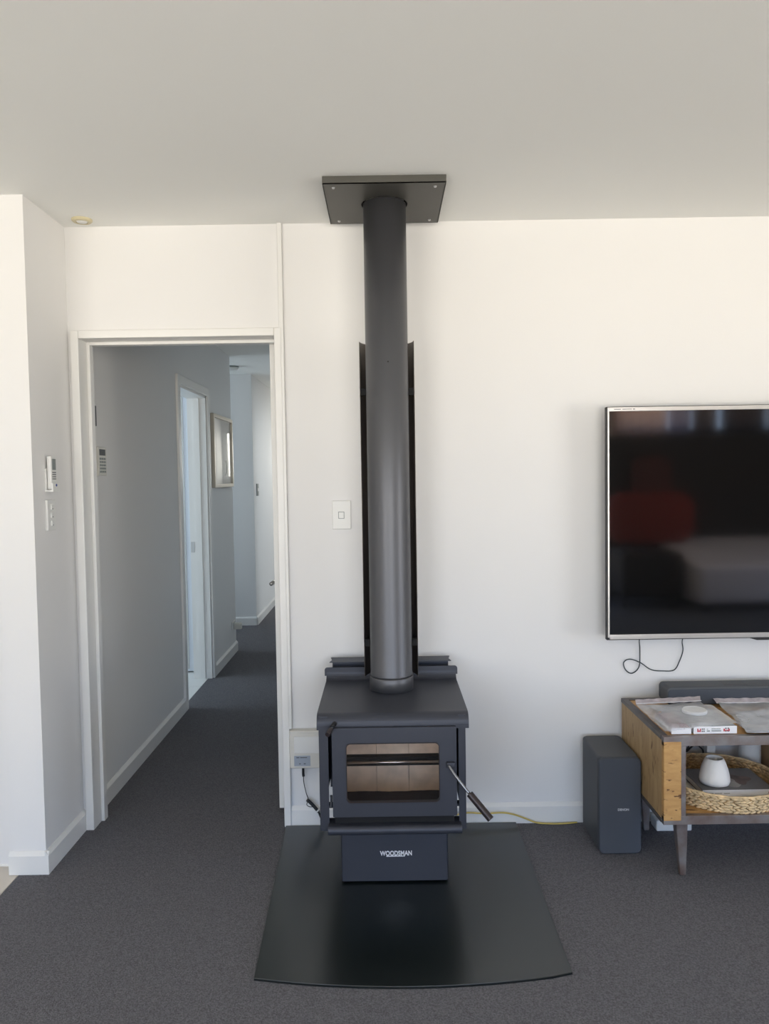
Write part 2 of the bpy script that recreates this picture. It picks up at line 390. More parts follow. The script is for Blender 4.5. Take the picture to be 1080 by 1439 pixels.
# door_1: opening to the hallway, with architrave, jamb, stop, open leaf
d1 = struct(thing('door_1', '', '', (-0.81, WY, 0))); del d1['label']; del d1['category']
cx0, cx1, cz = -1.226, -0.396, 2.004
ix0, ix1, iz = -1.194, -0.424, 1.973
bm = B((cx0, ix0, WY-0.018, WY, 0, cz), (ix1, cx1, WY-0.018, WY, 0, cz), (ix0, ix1, WY-0.018, WY, iz, cz))
obj('architrave', bm, 'trim', d1, bevel=0.003)
obj('architrave', B((cx0, ix0, WY+T, WY+T+0.016, 0, cz), (ix1, cx1, WY+T, WY+T+0.016, 0, cz), (ix0, ix1, WY+T, WY+T+0.016, iz, cz)), 'trim', d1, bevel=0.003)
obj('jamb', B((OX0, ix0-0.001, WY, WY+T, 0, OZ), (ix1+0.001, OX1, WY, WY+T, 0, OZ), (ix0-0.001, ix1+0.001, WY, WY+T, iz, OZ)), 'trim', d1)
obj('door_stop', B((ix0-0.001, ix0+0.013, WY+0.066, WY+0.105, 0, iz), (ix0+0.013, ix1+0.001, WY+0.066, WY+0.105, iz-0.013, iz)), 'trim', d1, bevel=0.002)
obj('strike_plate', B((ix0-0.001, ix0+0.002, WY+0.107, WY+0.118, 0.83, 0.92)), 'gunmetal', d1)
# leaf swung into the hallway
leaf_bm = B((-0.463, -0.428, WY+T+0.006, WY+T+0.785, 0.018, iz-0.003))
leaf = obj('door_leaf', leaf_bm, 'trim', d1, loc=(-0.428, WY+T+0.006, 0.018), bevel=0.0015)
leaf.rotation_euler.z = math.radians(2.2)
for zc in (1.80, 1.00, 0.24):
    obj('hinge', B((-0.438, -0.432, WY+T-0.002, WY+T+0.008, zc-0.05, zc+0.05)), 'rustdark', d1)
bm = tube([(-0.508, 3.90, 0.89), (-0.560, 3.90, 0.89)], 0.010, 10); tube([(-0.562, 3.905, 0.89), (-0.566, 3.79, 0.89)], 0.010, 10, bm)
obj('lever_handle', bm, 'chrome', d1, smooth=True)
bm = tube([(-0.506, 3.90, 0.89), (-0.514, 3.90, 0.89)], 0.027, 16)
obj('handle_rose', bm, 'chrome', d1)

# door_2: bathroom doorway seen at an angle
d2 = struct(thing('door_2', '', '', (JX, 5.05, 0))); del d2['label']; del d2['category']
obj('architrave', B((JX, JX+0.016, CY0-0.055, CY0, 0, 2.05), (JX, JX+0.016, CY1, CY1+0.055, 0, 2.05), (JX, JX+0.016, CY0, CY1, 1.995, 2.05)), 'trim', d2, bevel=0.003)
obj('jamb', B((JX-0.13, JX, CY0-0.001, CY0+0.015, 0, 2.0), (JX-0.13, JX, CY1-0.015, CY1+0.001, 0, 2.0), (JX-0.13, JX, CY0, CY1, 1.98, 2.0)), 'trim', d2)
obj('door_stop', B((JX-0.085, JX-0.045, CY1-0.027, CY1-0.015, 0, 1.98)), 'trim', d2)
obj('strike_plate', B((JX-0.125, JX-0.10, CY1-0.019, CY1-0.014, 0.90, 0.975)), 'chrome', d2)
# tall panel inside the bathroom
bp = struct(obj('door_3', B((-1.95, -1.39, 5.585, 5.615, 0.012, 2.05)), mat('bright_panel', (0.74, 0.78, 0.84), 0.35), loc=(-1.6, 5.6, 0)))
obj('panel_rail', B((-1.455, -1.445, 5.575, 5.586, 0.03, 2.03)), 'chrome', bp)
obj('panel_rail', B((-1.49, -1.484, 5.575, 5.586, 0.03, 2.03)), 'trim', bp)

# rear and right window frames (behind the camera, they shape the daylight)
k = 1
for x0, x1, z0, z1 in WIN_REAR:
    bm = B((x0, x0+0.05, RY-0.09, RY-0.02, z0, z1), (x1-0.05, x1, RY-0.09, RY-0.02, z0, z1), ((x0+x1)/2-0.04, (x0+x1)/2+0.04, RY-0.09, RY-0.02, z0, z1), (x0, x1, RY-0.09, RY-0.02, z0, z0+0.05), (x0, x1, RY-0.09, RY-0.02, z1-0.05, z1))
    struct(obj('window_%d' % k, bm, 'silver')); k += 1
for y0, y1, z0, z1 in WIN_RIGHT:
    bm = B((RX+0.02, RX+0.09, y0, y0+0.05, z0, z1), (RX+0.02, RX+0.09, y1-0.05, y1, z0, z1), (RX+0.02, RX+0.09, (y0+y1)/2-0.04, (y0+y1)/2+0.04, z0, z1), (RX+0.02, RX+0.09, y0, y1, z0, z0+0.05), (RX+0.02, RX+0.09, y0, y1, z1-0.05, z1))
    struct(obj('window_%d' % k, bm, 'silver')); k += 1

# ------------------------------------------------------------ hearth
pts = [(-0.418, 3.052), (-0.388, 2.103)] + [(-0.388+0.898*i/16, 2.103-0.046*(1-((i-8)/8)**2)) for i in range(1, 16)] + [(0.510, 2.108), (0.512, 3.052)]
tag(obj('hearth_plate', prism(pts, 2, 0.0, 0.008), 'hearth', bevel=0.0015), 'flat black steel hearth plate with curved front edge under the stove', 'hearth')

# ------------------------------------------------------------ wood stove
SX = 0.016
st = thing('wood_stove', 'black freestanding wood burner with glass door on a pedestal', 'stove', (SX, 2.70, 0.008))
# pedestal
px0, px1 = -0.168, 0.201
obj('pedestal', prism([(px0, 2.88), (px0, 2.606), (px0+0.006, 2.60), (px1-0.006, 2.60), (px1, 2.606), (px1, 2.88)], 2, 0.014, 0.252), 'steel', st, bevel=0.002)
obj('pedestal_foot', B((px0+0.02, px1-0.02, 2.615, 2.87, 0.008, 0.0145)), 'matblack', st)
lg = text('maker_lettering', 'WOODSMAN', 0.022, 2.5985, 0.112, 0.0225, M['pages'], st, bold=0.0006, sx=0.80)
obj('maker_underline', B((-0.012, 0.052, 2.5990, 2.60, 0.1005, 0.1035)), 'pages', lg)
# base plate and ash lip
obj('base_plate', B((-0.180, 0.216, 2.49, 2.90, 0.250, 0.262)), 'steel', st)
lip = [(2.53, 0.272), (2.47, 0.272)] + arc(2.47, 0.2565, 0.0155, 90, 270, 8)[1:] + [(2.53, 0.241)]
obj('ash_lip', prism(lip, 0, -0.200, 0.237), 'steel', st, smooth=False, bevel=0.0008)
# side convection panels with front return
def Lp(xa, xb): # return direction
    s = 1 if xb > xa else -1
    return [(xa, 2.93), (xa, 2.495)] + [(xa+s*0.005*(1-math.cos(math.radians(t))), 2.495-0.005*math.sin(math.radians(t))) for t in (30, 60, 90)] + [(xb, 2.49), (xb, 2.493), (xa+s*0.007, 2.493), (xa+s*0.003, 2.497), (xa+s*0.003, 2.93)]
obj('side_panel', prism(Lp(-0.228, -0.197), 2, 0.246, 0.628), 'steel', st)
obj('side_panel', prism(Lp(0.255, 0.231), 2, 0.246, 0.628), 'steel', st)
obj('rear_panel', B((-0.225, 0.252, 2.928, 2.932, 0.215, 0.64)), 'steel', st)
for xa, xb in ((-0.228, -0.178), (0.214, 0.255)): obj('side_strap', B((xa, xb, 2.50, 2.53, 0.318, 0.326)), 'steel', st)
# firebox shell, hollow, with front opening
obj('firebox', B((-0.179, -0.160, 2.489, 2.90, 0.262, 0.612), (0.191, 0.214, 2.489, 2.90, 0.262, 0.612), (-0.160, 0.191, 2.78, 2.90, 0.262, 0.612), (-0.160, 0.191, 2.489, 2.78, 0.585, 0.612),
    (-0.160, 0.191, 2.489, 2.515, 0.262, 0.305)), 'matblack', st)
# brick lining, brick by brick
fb = thing('fireboxlining', '', '', (SX, 2.65, 0.27)); 
bpy.data.objects.remove(fb)
W3 = 0.351/3
for i in range(3):
    for kz in range(3):
        b0 = -0.160+W3*i
        obj('brick', B((b0+0.0005, b0+W3-0.0005, 2.745, 2.78, 0.262+0.105*kz, 0.262+0.105*(kz+1)-0.001)), 'brick', st, bevel=0.0008)
for xs0, xs1 in ((-0.160, -0.1525), (0.1835, 0.191)):
    for i in range(2):
        obj('brick', B((xs0, xs1, 2.52+0.112*i, 2.52+0.112*(i+1)-0.001, 0.262, 0.56)), 'brick', st, bevel=0.001)
def ashf(u, v): return (-0.1523+0.3355*u, 2.516+0.229*v, 0.270+0.002*math.sin(u*9)*math.sin(v*7)+0.0015*random.random())
obj('ash_bed', grid(ashf, 24, 18), 'ash', st, smooth=True)
obj('baffle_bar', B((-0.150, 0.182, 2.715, 2.745, 0.376, 0.408)), 'matblack', st)
obj('air_tube', tube([(-0.150, 2.708, 0.391), (0.181, 2.708, 0.391)], 0.0055, 10), 'chrome', st, smooth=True)
obj('baffle_plate', B((-0.1523, 0.183, 2.60, 2.745, 0.560, 0.567)), 'brick', st)
# door
dr = obj('door', ring_plate(rrect(-0.1835, 0.2225, 0.301, 0.596, 0.004, 6), rrect(-0.137, 0.166, 0.349, 0.545, 0.014, 6), 1, 2.466, 2.484), 'steel', st, bevel=0.001)
obj('door_glass', B((-0.145, 0.174, 2.478, 2.4815, 0.341, 0.553)), 'glass', dr)
obj('glass_gasket', ring_plate(rrect(-0.1378, 0.1668, 0.3482, 0.5458, 0.014, 6), rrect(-0.1355, 0.1645, 0.3505, 0.5435, 0.013, 6), 1, 2.4635, 2.470), 'grip', dr)
obj('hinge_pin', tube([(-0.189, 2.478, 0.33), (-0.189, 2.478, 0.37)], 0.004, 8), 'gunmetal', dr)
obj('handle_boss', B((0.188, 0.216, 2.452, 2.467, 0.464, 0.482)), 'steel', dr, bevel=0.003)
obj('handle_rod', tube([(0.195, 2.458, 0.474), (0.199, 2.445, 0.470), (0.215, 2.428, 0.448), (0.258, 2.400, 0.398)], 0.0045, 10, smooth_pts=4), 'gunmetal', dr, smooth=True)
g0, g1 = Vector((0.256, 2.401, 0.401)), Vector((0.318, 2.362, 0.334))
obj('handle_grip', tube([g0, g0+(g1-g0)*0.02, g1-(g1-g0)*0.02, g1], 0.0115, 20), 'grip', dr, bevel=0.001)
# top
prof = [(2.932, 0.700)] if False else []
prof = [(2.945, 0.662)] + arc(2.905, 0.662, 0.032, 0, -90, 6)[0:] + [(2.535, 0.630)] + arc(2.515, 0.600, 0.030, 90, 180, 8) + [(2.485, 0.586)]
prof = prof[1:]
obj('top_plate', sheet(prof, -0.004, 0, -0.233, 0.265), 'steel', st, smooth=False, bevel=0)
obj('rear_upstand', prism(rrect(-0.240, 0.271, 0.640, 0.690, 0.001, 1)[0:0] + [(0.271, 0.648), (0.271, 0.668)] + arc(0.261, 0.670, 0.010, 0, 90, 5) + arc(-0.230, 0.670, 0.010, 90, 180, 5) + [(-0.240, 0.648)], 1, 2.934, 2.939), 'steel', st)
fl = [(-0.222, 2.952), (0.249, 2.952), (0.241, 2.985), (0.249, 3.030), (-0.222, 3.030), (-0.214, 2.985)]
hs = obj('rear_heat_shield', prism(fl, 2, 0.694, 0.697), 'steel', st)
obj('shield_plate', B((-0.213, 0.240, 2.985, 2.988, 0.34, 0.694)), 'steel', hs)
for xx in (-0.16, 0.19):
    obj('shield_spacer', B((xx-0.01, xx+0.01, 2.932, 2.986, 0.60, 0.61)), 'steel', hs)
# air control
ac = obj('air_control_knob', tube([(-0.166, 2.50, 0.615), (-0.190, 2.425, 0.595)], 0.0035, 8), 'gunmetal', st)
obj('knob_grip', tube([(-0.184, 2.444, 0.600), (-0.1845, 2.4425, 0.5996), (-0.192, 2.417, 0.593), (-0.1925, 2.4155, 0.5926)], 0.0085, 16), 'grip', ac, bevel=0.001)
for t in range(3):
    obj('coil', tube([(-0.173-0.004*t, 2.477-0.008*t, 0.6085-0.003*t), (-0.174-0.004*t, 2.474-0.008*t, 0.6078-0.003*t)], 0.0075, 12), 'black', ac)

# ------------------------------------------------------------ flue
fx, fy = 0.0165, 2.80
fu = thing('flue_pipe', 'tall round black flue pipe rising from the stove to the ceiling', 'flue', (fx, fy, 0.630))
obj('collar', lathe([(0.0805, 0.630), (0.0805, 0.682), (0.079, 0.684), (0.073, 0.684)], fx, fy, 64), 'flue', fu, smooth=False, bevel=0)
pipe = obj('pipe', lathe([(0.0755, 0.684), (0.0785, 0.687), (0.0785, 0.691), (0.0765, 0.696), (0.0765, 1.30), (0.0765, 2.384)], fx, fy, 64), 'flue', fu, smooth=True)
for o in (fu.children):
    for p in o.data.polygons: p.use_smooth = abs(p.normal.z) < 0.5
obj('rivet', tube([(fx+0.004, fy-0.0775, 1.815), (fx+0.004, fy-0.0755, 1.815)], 0.003, 8), 'black', fu)
shd = [(fx+0.098*math.cos(math.radians(t)), fy+0.030+0.098*math.sin(math.radians(t))) for t in range(-2, 183, 6)]
sh = tag(obj('flue_shield', sheet(shd, -0.002, 2, 0.668, 1.905), 'fluein', smooth=True), 'curved black sheet metal heat shield behind the flue pipe', 'heat shield')
for zc in (0.80, 1.72):
    for sg in (-1, 1): obj('spacer_arm', B((fx+sg*0.087-0.009, fx+sg*0.087+0.009, fy+0.010, fy+0.034, zc-0.012, zc+0.012)), 'matblack', sh)
# ceiling plate
cp = thing('ceiling_plate', 'square dark metal ceiling plate around the top of the flue', 'plate', (fx, 2.80, 2.383))
pl = rrect(-0.190, 0.222, 2.598, 3.004, 0.002, 8)
obj('cover', ring_plate(pl, rrect(fx-0.0835, fx+0.0835, fy-0.0835, fy+0.0835, 0.0834, 8), 2, 2.384, 2.387), 'plate', cp)
obj('skirt', ring_plate(pl, rrect(-0.187, 0.219, 2.601, 3.001, 0.002, 8), 2, 2.384, 2.4095), 'plate', cp)
obj('inner_sleeve', ring_plate(arc(fx, fy, 0.0835, 0, 350, 35), arc(fx, fy, 0.080, 0, 350, 35), 2, 2.385, 2.409), 'matblack', cp)
for xx, yy in ((-0.155, 2.632), (0.187, 2.632), (-0.155, 2.968), (0.187, 2.968)):
    obj('screw', lathe([(0.0001, 2.3785), (0.004, 2.380), (0.006, 2.384)], xx, yy, 12), 'chrome', cp)

# ------------------------------------------------------------ television
tx0, tx1, tz0, tz1, ty = 0.862, 2.44, 0.760, 1.664, 2.965
tv = thing('television', 'large flat television with thin silver bezel on the wall', 'television', ((tx0+tx1)/2, ty+0.03, tz0))
def tbox(name, b, m, par, **k): return obj(name, B(b), m, par, **k)
obj('bezel', B((tx0, tx0+0.006, ty, ty+0.03, tz0+0.012, tz1), (tx1-0.009, tx1, ty, ty+0.03, tz0+0.012, tz1), (tx0+0.006, tx1-0.009, ty, ty+0.03, tz1-0.016, tz1), (tx0+0.006, tx1-0.009, ty, ty+0.03, tz0+0.005, tz0+0.024)), 'silver', tv, bevel=0.0012)
obj('screen', B((tx0+0.006, tx1-0.009, ty+0.003, ty+0.006, tz0+0.024, tz1-0.016)), 'laptop_screen', tv)
obj('housing', B((tx0-0.003, tx1+0.003, ty+0.010, ty+0.034, tz0, tz1+0.003), (tx0+0.35, tx1-0.35, ty+0.034, ty+0.066, tz0+0.05, tz1-0.30)), 'black', tv, bevel=0.003)
obj('sensor_bar', prism([(1.40, tz0+0.006), (1.44, tz0-0.006), (1.86, tz0-0.006), (1.90, tz0+0.006)], 1, ty+0.002, ty+0.02), 'black', tv)
obj('wall_bracket', B((1.35, 1.95, ty+0.066, WY-0.001, 1.05, 1.35)), 'matblack', tv)
bm = B((tx0+0.024, tx0+0.050, ty-0.0004, ty+0.001, tz1-0.0095, tz1-0.0070), (tx0+0.056, tx0+0.092, ty-0.0004, ty+0.001, tz1-0.0095, tz1-0.0070), (tx0+0.097, tx0+0.104, ty-0.0004, ty+0.001, tz1-0.010, tz1-0.0065))
obj('bezel_print', bm, 'grey', tv)
# cable below the television
cab = [(1.000, 3.01, 0.775), (1.009, 3.045, 0.739), (1.016, 3.060, 0.700), (1.014, 3.064, 0.632), (0.985, 3.062, 0.606), (0.959, 3.062, 0.621), (0.952, 3.062, 0.650), (0.975, 3.060, 0.664), (1.015, 3.056, 0.651), (1.061, 3.062, 0.620), (1.107, 3.064, 0.613), (1.155, 3.064, 0.616), (1.177, 3.062, 0.655), (1.189, 3.060, 0.696), (1.180, 3.045, 0.736), (1.175, 3.01, 0.775)]
tag(obj('hanging_cable', tube(cab, 0.0022, 6, smooth_pts=6), mat('dark_cable', (0.03, 0.045, 0.05), 0.5), smooth=True), 'thin dark cable looping down the wall below the television', 'cable')

# ------------------------------------------------------------ subwoofer
sw = thing('subwoofer', 'dark grey upright subwoofer on the carpet beside the tv bench', 'speaker', (0.855, 2.92, 0))
obj('cabinet', prism(rrect(0.7765, 0.930, 2.800, 3.045, 0.022, 5), 2, 0.004, 0.362), 'spkside', sw, bevel=0.010, bseg=4)
obj('grille', prism(rrect(0.7755, 0.931, 0.003, 0.362, 0.020, 6), 1, 2.786, 2.806), 'fabric', sw, bevel=0.006, bseg=3)
obj('base_pad', B((0.80, 0.91, 2.82, 3.02, 0.0, 0.006)), 'black', sw)
text('speaker_lettering', 'DENON', 0.864, 2.7852, 0.170, 0.0115, M['lettering'], sw, bold=0.0003, depth=0.0004)

# ------------------------------------------------------------ tv bench
bx0, bx1, by0, by1 = 0.936, 2.50, 2.575, 3.040
tb = thing('tv_bench', 'rustic wood and raw steel tv bench with open shelf and tapered legs', 'bench', (1.7, 2.8, 0))
fm = []
for yy0, yy1 in ((by0, by0+0.022), (by1-0.022, by1)):
    fm += [(bx0, bx1, yy0, yy1, 0.482, 0.512), (bx0, bx1, yy0, yy1, 0.208, 0.238)]
    if yy0 == by0: fm += [(bx0+0.060, bx0+0.076, yy0, yy1, 0.238, 0.482)]
obj('front_frame', B((bx0, bx1, by0, by0+0.022, 0.480, 0.512), (bx0, bx1, by0, by0+0.022, 0.208, 0.238), (bx0+0.060, bx0+0.076, by0, by0+0.022, 0.238, 0.480), (1.69, 1.706, by0, by0+0.022, 0.238, 0.480), (bx1-0.076, bx1-0.06, by0, by0+0.022, 0.238, 0.480)), 'rust', tb, bevel=0.001)
for za, zb_ in ((0.497, 0.512), (0.208, 0.222)):
    obj('side_rail', B((bx0-0.002, bx0+0.022, by0+0.022, by1, za, zb_)), 'rustdark', tb, bevel=0.001)
    obj('rear_rail', B((bx0+0.022, bx1, by1-0.022, by1, za, zb_)), 'rustdark', tb)
obj('end_panel', B((bx0, bx0+0.060, by0-0.001, by0+0.02, 0.222, 0.496)), 'woodz', tb, bevel=0.002)
obj('end_panel', B((bx0, bx0+0.040, by0+0.020, by1-0.001, 0.222, 0.497)), 'woodside', tb, bevel=0.002)
obj('end_panel', B((bx1-0.06, bx1, by0, by1, 0.222, 0.496)), 'woodz', tb, bevel=0.002)
obj('divider', B((1.475, 1.500, by0+0.10, by1-0.022, 0.238, 0.497)), mat('divider_wood', (0.30, 0.19, 0.10), 0.6, var=0.15, vscale=9), tb)
for i in range(4):
    yy = by0+0.022+0.105*i
    obj('top_board', B((bx0+0.022, bx1-0.02, yy, min(yy+0.1035, by1-0.022), 0.494, 0.509)), 'woodx', tb, bevel=0.001)
    obj('shelf_board', B((bx0+0.04, bx1-0.06, yy, min(yy+0.1035, by1-0.022), 0.222, 0.237)), 'woodx', tb, bevel=0.001)
def leg(cx, cy, s):
    bm = bmesh.new()
    T_ = [(cx-0.026*s, cy-0.02), (cx+0.018*s, cy-0.02), (cx+0.018*s, cy+0.02), (cx-0.026*s, cy+0.02)]
    F_ = [(cx-0.006*s, cy-0.009), (cx+0.016*s, cy-0.009), (cx+0.016*s, cy+0.009), (cx-0.006*s, cy+0.009)]
    a = [bm.verts.new((x, y, 0.208)) for x, y in T_]; b = [bm.verts.new((x, y, 0.0)) for x, y in F_]
    bm.faces.new(a); bm.faces.new(b[::-1])
    for i in range(4): bm.faces.new((a[i], a[(i+1) % 4], b[(i+1) % 4], b[i]))
    return bm
for cx, cy, s in ((1.020, 2.64, 1), (1.010, 2.985, 1), (2.42, 2.64, -1), (2.42, 2.985, -1)):
    obj('leg', leg(cx, cy, s), 'rust', tb, bevel=0.004, bseg=2)

# soundbar
sb = thing('soundbar', 'long dark grey soundbar on the back of the tv bench', 'soundbar', (1.55, 2.98, 0.512))
obj('body', prism(rrect(1.080, 2.10, 0.5125, 0.582, 0.016, 5), 1, 2.935, 3.030), 'spkside', sb, bevel=0.007, bseg=3)
obj('front_grille', prism(rrect(1.084, 2.096, 0.516, 0.573, 0.012, 5), 1, 2.932, 2.940), 'fabric', sb, bevel=0.002)
obj('touch_panel', B((1.31, 1.40, 2.955, 3.02, 0.5820, 0.5826)), 'black', sb)

# basket and its contents
bcx, bcy, bz = 1.218, 2.782, 0.2375
bk = thing('wicker_basket', 'round woven seagrass tray basket on the bench shelf', 'basket', (bcx, bcy, bz))
obj('base', lathe([(0.0, bz), (0.196, bz), (0.198, bz+0.006), (0.0, bz+0.006)], bcx, bcy, 48), 'straw2', bk)
obj('wall', lathe([(0.195, bz), (0.2105, bz+0.060), (0.2055, bz+0.060), (0.190, bz+0.004)], bcx, bcy, 64, close=True), 'straw2', bk, smooth=True)
def weave(inner):
    bm = bmesh.new()
    for k in range(6):
        n = 62; zz = bz+0.006+0.0100*k
        for i in range(n):
            th = 2*PI*(i+0.5*(k % 2)+random.uniform(-.15, .15))/n
            r = 0.197+0.0026*k+(-0.0075 if inner else 0.0025)
            M4 = Matrix.Translation((bcx+r*math.cos(th), bcy+r*math.sin(th), zz)) @ Matrix.Rotation(th+PI/2, 4, 'Z') @ Matrix.Rotation(random.uniform(.15, .45)*(1 if k % 2 else -1), 4, 'Y') @ Matrix.Diagonal((0.0145, 0.0032, 0.0058, 1))
            bmesh.ops.create_icosphere(bm, subdivisions=1, radius=1, matrix=M4)
    return bm
o = obj('woven_strands', weave(False), 'straw', bk, smooth=True); o['kind'] = 'stuff'
o = obj('woven_strands', weave(True), mat('seagrass_brown', (0.56, 0.37, 0.18), 0.75, var=0.35, vscale=40), bk, smooth=True); o['kind'] = 'stuff'
obj('rim', tube([(bcx+0.2085*math.cos(2*PI*i/64), bcy+0.2085*math.sin(2*PI*i/64), bz+0.0615+0.001*math.sin(i*1.9)) for i in range(65)], 0.0042, 8), 'straw', bk, smooth=True)
def book(name, x0, x1, y0, y1, z0, z1, cover, label, rot=0, group=None):
    t = thing(name, label, 'book', ((x0+x1)/2, (y0+y1)/2, z0), group)
    obj('cover', B((x0, x1, y0, y1, z1-0.0018, z1), (x0, x1, y0, y1, z0, z0+0.0018), (x0, x1, y0, y0+0.0018, z0, z1)), cover, t, bevel=0.0006)
    obj('pages', B((x0+0.002, x1-0.003, y0+0.002, y1-0.003, z0+0.0018, z1-0.0018)), 'pages', t)
    t.rotation_euler.z = rot; return t
zb = bz+0.0065
b1 = book('hardback_book', 1.098, 1.345, 2.668, 2.86, zb, zb+0.024, 'paper', 'pale thicker book lying under the grey book in the basket', 0.05)
zb2 = zb+0.0245
b2 = book('hardback_book', 1.105, 1.358, 2.662, 2.86, zb2, zb2+0.022, mat('grey_photo_cover', (0.16, 0.155, 0.155), 0.35, var=0.25, vscale=6), 'grey book with white spine on top in the basket under the vase', 0.0)
obj('spine', B((1.1045, 1.3585, 2.6605, 2.6625, zb2, zb2+0.022)), 'pages', b2)
obj('spine_dot', B((1.336, 1.341, 2.6598, 2.661, zb2+0.009, zb2+0.014)), 'red', b2)
obj('spine_print', B((1.125, 1.142, 2.6600, 2.661, zb2+0.0095, zb2+0.0115), (1.148, 1.172, 2.6600, 2.661, zb2+0.0095, zb2+0.0115), (1.18, 1.20, 2.6600, 2.661, zb2+0.0095, zb2+0.0115)), 'lcd', b2)
def blob(u, v):
    a = 2*PI*u; r = v*(0.026+0.008*math.sin(3*a+1)); return (1.278+r*1.3*math.cos(a), 2.755+r*1.6*math.sin(a), zb2+0.0224)
bm = grid(blob, 24, 3); bmesh.ops.remove_doubles(bm, verts=bm.verts, dist=1e-5)
obj('cover_photo', bm, mat('cover_print', (0.13, 0.085, 0.08), 0.4, var=0.5, vscale=30), b2)
def blob2(u, v):
    a = 2*PI*u; r = v*(0.03+0.008*math.sin(2*a)); return (1.245+r*1.2*math.cos(a), 2.735+r*1.6*math.sin(a), zb2+0.0222)
bm = grid(blob2, 24, 3); bmesh.ops.remove_doubles(bm, verts=bm.verts, dist=1e-5)
obj('cover_photo', bm, mat('cover_print_pale', (0.38, 0.36, 0.34), 0.4, var=0.3, vscale=20), b2)
b3 = book('slim_booklet', 1.062, 1.092, 2.72, 2.84, zb, zb+0.030, 'offwhite', 'slim cream booklet at the left edge inside the basket', 0.0)
vz = zb2+0.0225
vp = [(0.0, vz), (0.040, vz), (0.049, vz+0.004), (0.0525, vz+0.014), (0.0515, vz+0.030), (0.046, vz+0.055), (0.038, vz+0.078), (0.032, vz+0.090), (0.0295, vz+0.0935), (0.027, vz+0.0930), (0.026, vz+0.089), (0.030, vz+0.075), (0.040, vz+0.040), (0.0, vz+0.008)]
tag(obj('tea_light_vase', lathe(vp, 1.172, 2.722, 48), 'ceramic', smooth=True), 'small white tapered ceramic vase standing on the grey book', 'vase')
cz0 = 0.2375
tag(obj('white_jar', lathe([(0.0, cz0), (0.056, cz0), (0.059, cz0+0.004), (0.059, cz0+0.118), (0.056, cz0+0.120), (0.055, cz0+0.110), (0.0, cz0+0.106)], 1.372, 2.955, 48) if False else lathe([(0.0, cz0), (0.0385, cz0), (0.0405, cz0+0.004), (0.0405, cz0+0.120), (0.038, cz0+0.122), (0.037, cz0+0.108), (0.0, cz0+0.104)], 1.425, 2.988, 48), 'wax'), 'round white jar behind the basket on the bench shelf', 'jar')
tag(obj('power_adapter', B((1.262, 1.298, 3.001, 3.040, cz0, cz0+0.098)), 'white', bevel=0.004), 'small white block shaped adapter standing behind the basket', 'adapter')
wr = tube([(1.10, 3.015, 0.2395), (1.14, 3.02, 0.27), (1.175, 3.018, 0.332), (1.19, 3.02, 0.375), (1.20, 3.02, 0.330), (1.185, 3.015, 0.300), (1.215, 3.02, 0.322), (1.24, 3.02, 0.330), (1.225, 3.015, 0.372), (1.235, 3.02, 0.325), (1.255, 3.02, 0.298), (1.25, 3.022, 0.241)], 0.0035, 6, smooth_pts=5)
tag(obj('black_wires', wr, 'black', smooth=True), 'tangle of black wires behind the basket on the bench', 'cable')

# things on top of the bench
tz = 0.5125
def crumple(x, y, a=0.002, s=0): return a*(math.sin(31*x+17*y+s)+math.sin(-23*x+41*y+2*s)+0.8*math.sin(67*x+29*y+s)+0.6*math.sin(90*y-50*x))
def quadgrid(c, zf, nu=30, nv=34):
    (ax, ay), (bx_, by_), (cx_, cy_), (dx, dy) = c  # front-left, front-right, back-right, back-left
    def fn(u, v):
        x = (ax*(1-u)+bx_*u)*(1-v)+(dx*(1-u)+cx_*u)*v; y = (ay*(1-u)+by_*u)*(1-v)+(dy*(1-u)+cy_*u)*v
        return (x, y, zf(x, y, u, v))
    return grid(fn, nu, nv)
# small boxed guides
mk = book('guide_booklet', 0.974, 1.040, 2.605, 2.78, tz, tz+0.021, 'pink', 'small dusty pink booklet at the left front corner of the bench top')
obj('spine', B((0.973, 1.041, 2.6035, 2.606, tz, tz+0.0212)), 'pages', mk)
gk = book('travel_guide', 1.050, 1.196, 2.604, 2.80, tz, tz+0.0255, 'paper', 'white booklet with red and black print on its spine on the bench top')
obj('spine', B((1.049, 1.197, 2.6025, 2.605, tz, tz+0.026)), 'pages', gk)
yS0, yS1 = 2.6018, 2.603
bm = B(*[(1.061+0.0045*i, 1.0645+0.0045*i, yS0, yS1, tz+0.007, tz+0.0125+0.006*(i % 2 == 0)) for i in range(3)])
for i in range(4): addbox(bm, 1.151+0.0055*i, 1.1555+0.0055*i, yS0, yS1, tz+0.008, tz+0.013+0.006*(i in (0, 3))*0.7)
obj('red_print', bm, 'red', gk)
bm = B((1.076, 1.080, yS0, yS1, tz+0.0145, tz+0.019), (1.082, 1.086, yS0, yS1, tz+0.0145, tz+0.019), (1.076, 1.080, yS0, yS1, tz+0.007, tz+0.0115), (1.082, 1.086, yS0, yS1, tz+0.007, tz+0.0115),
       (1.157, 1.161, yS0-0.0003, yS1, tz+0.016, tz+0.0205), (1.165, 1.169, yS0-0.0003, yS1, tz+0.016, tz+0.0205), (1.157, 1.161, yS0-0.0003, yS1, tz+0.007, tz+0.0105), (1.165, 1.169, yS0-0.0003, yS1, tz+0.007, tz+0.0105))
obj('black_print', bm, 'grey', gk)
bm = B((1.094, 1.098, yS0, yS1, tz+0.015, tz+0.017), (1.094, 1.104, yS0, yS1, tz+0.008, tz+0.0115))
for i in range(7):
    addbox(bm, 1.110+0.0045*i, 1.1132+0.0045*i, yS0, yS1, tz+0.0155, tz+0.0185)
    addbox(bm, 1.110+0.0048*i, 1.1138+0.0048*i, yS0, yS1, tz+0.0085, tz+0.0118)
obj('grey_print', bm, 'lcd', gk)

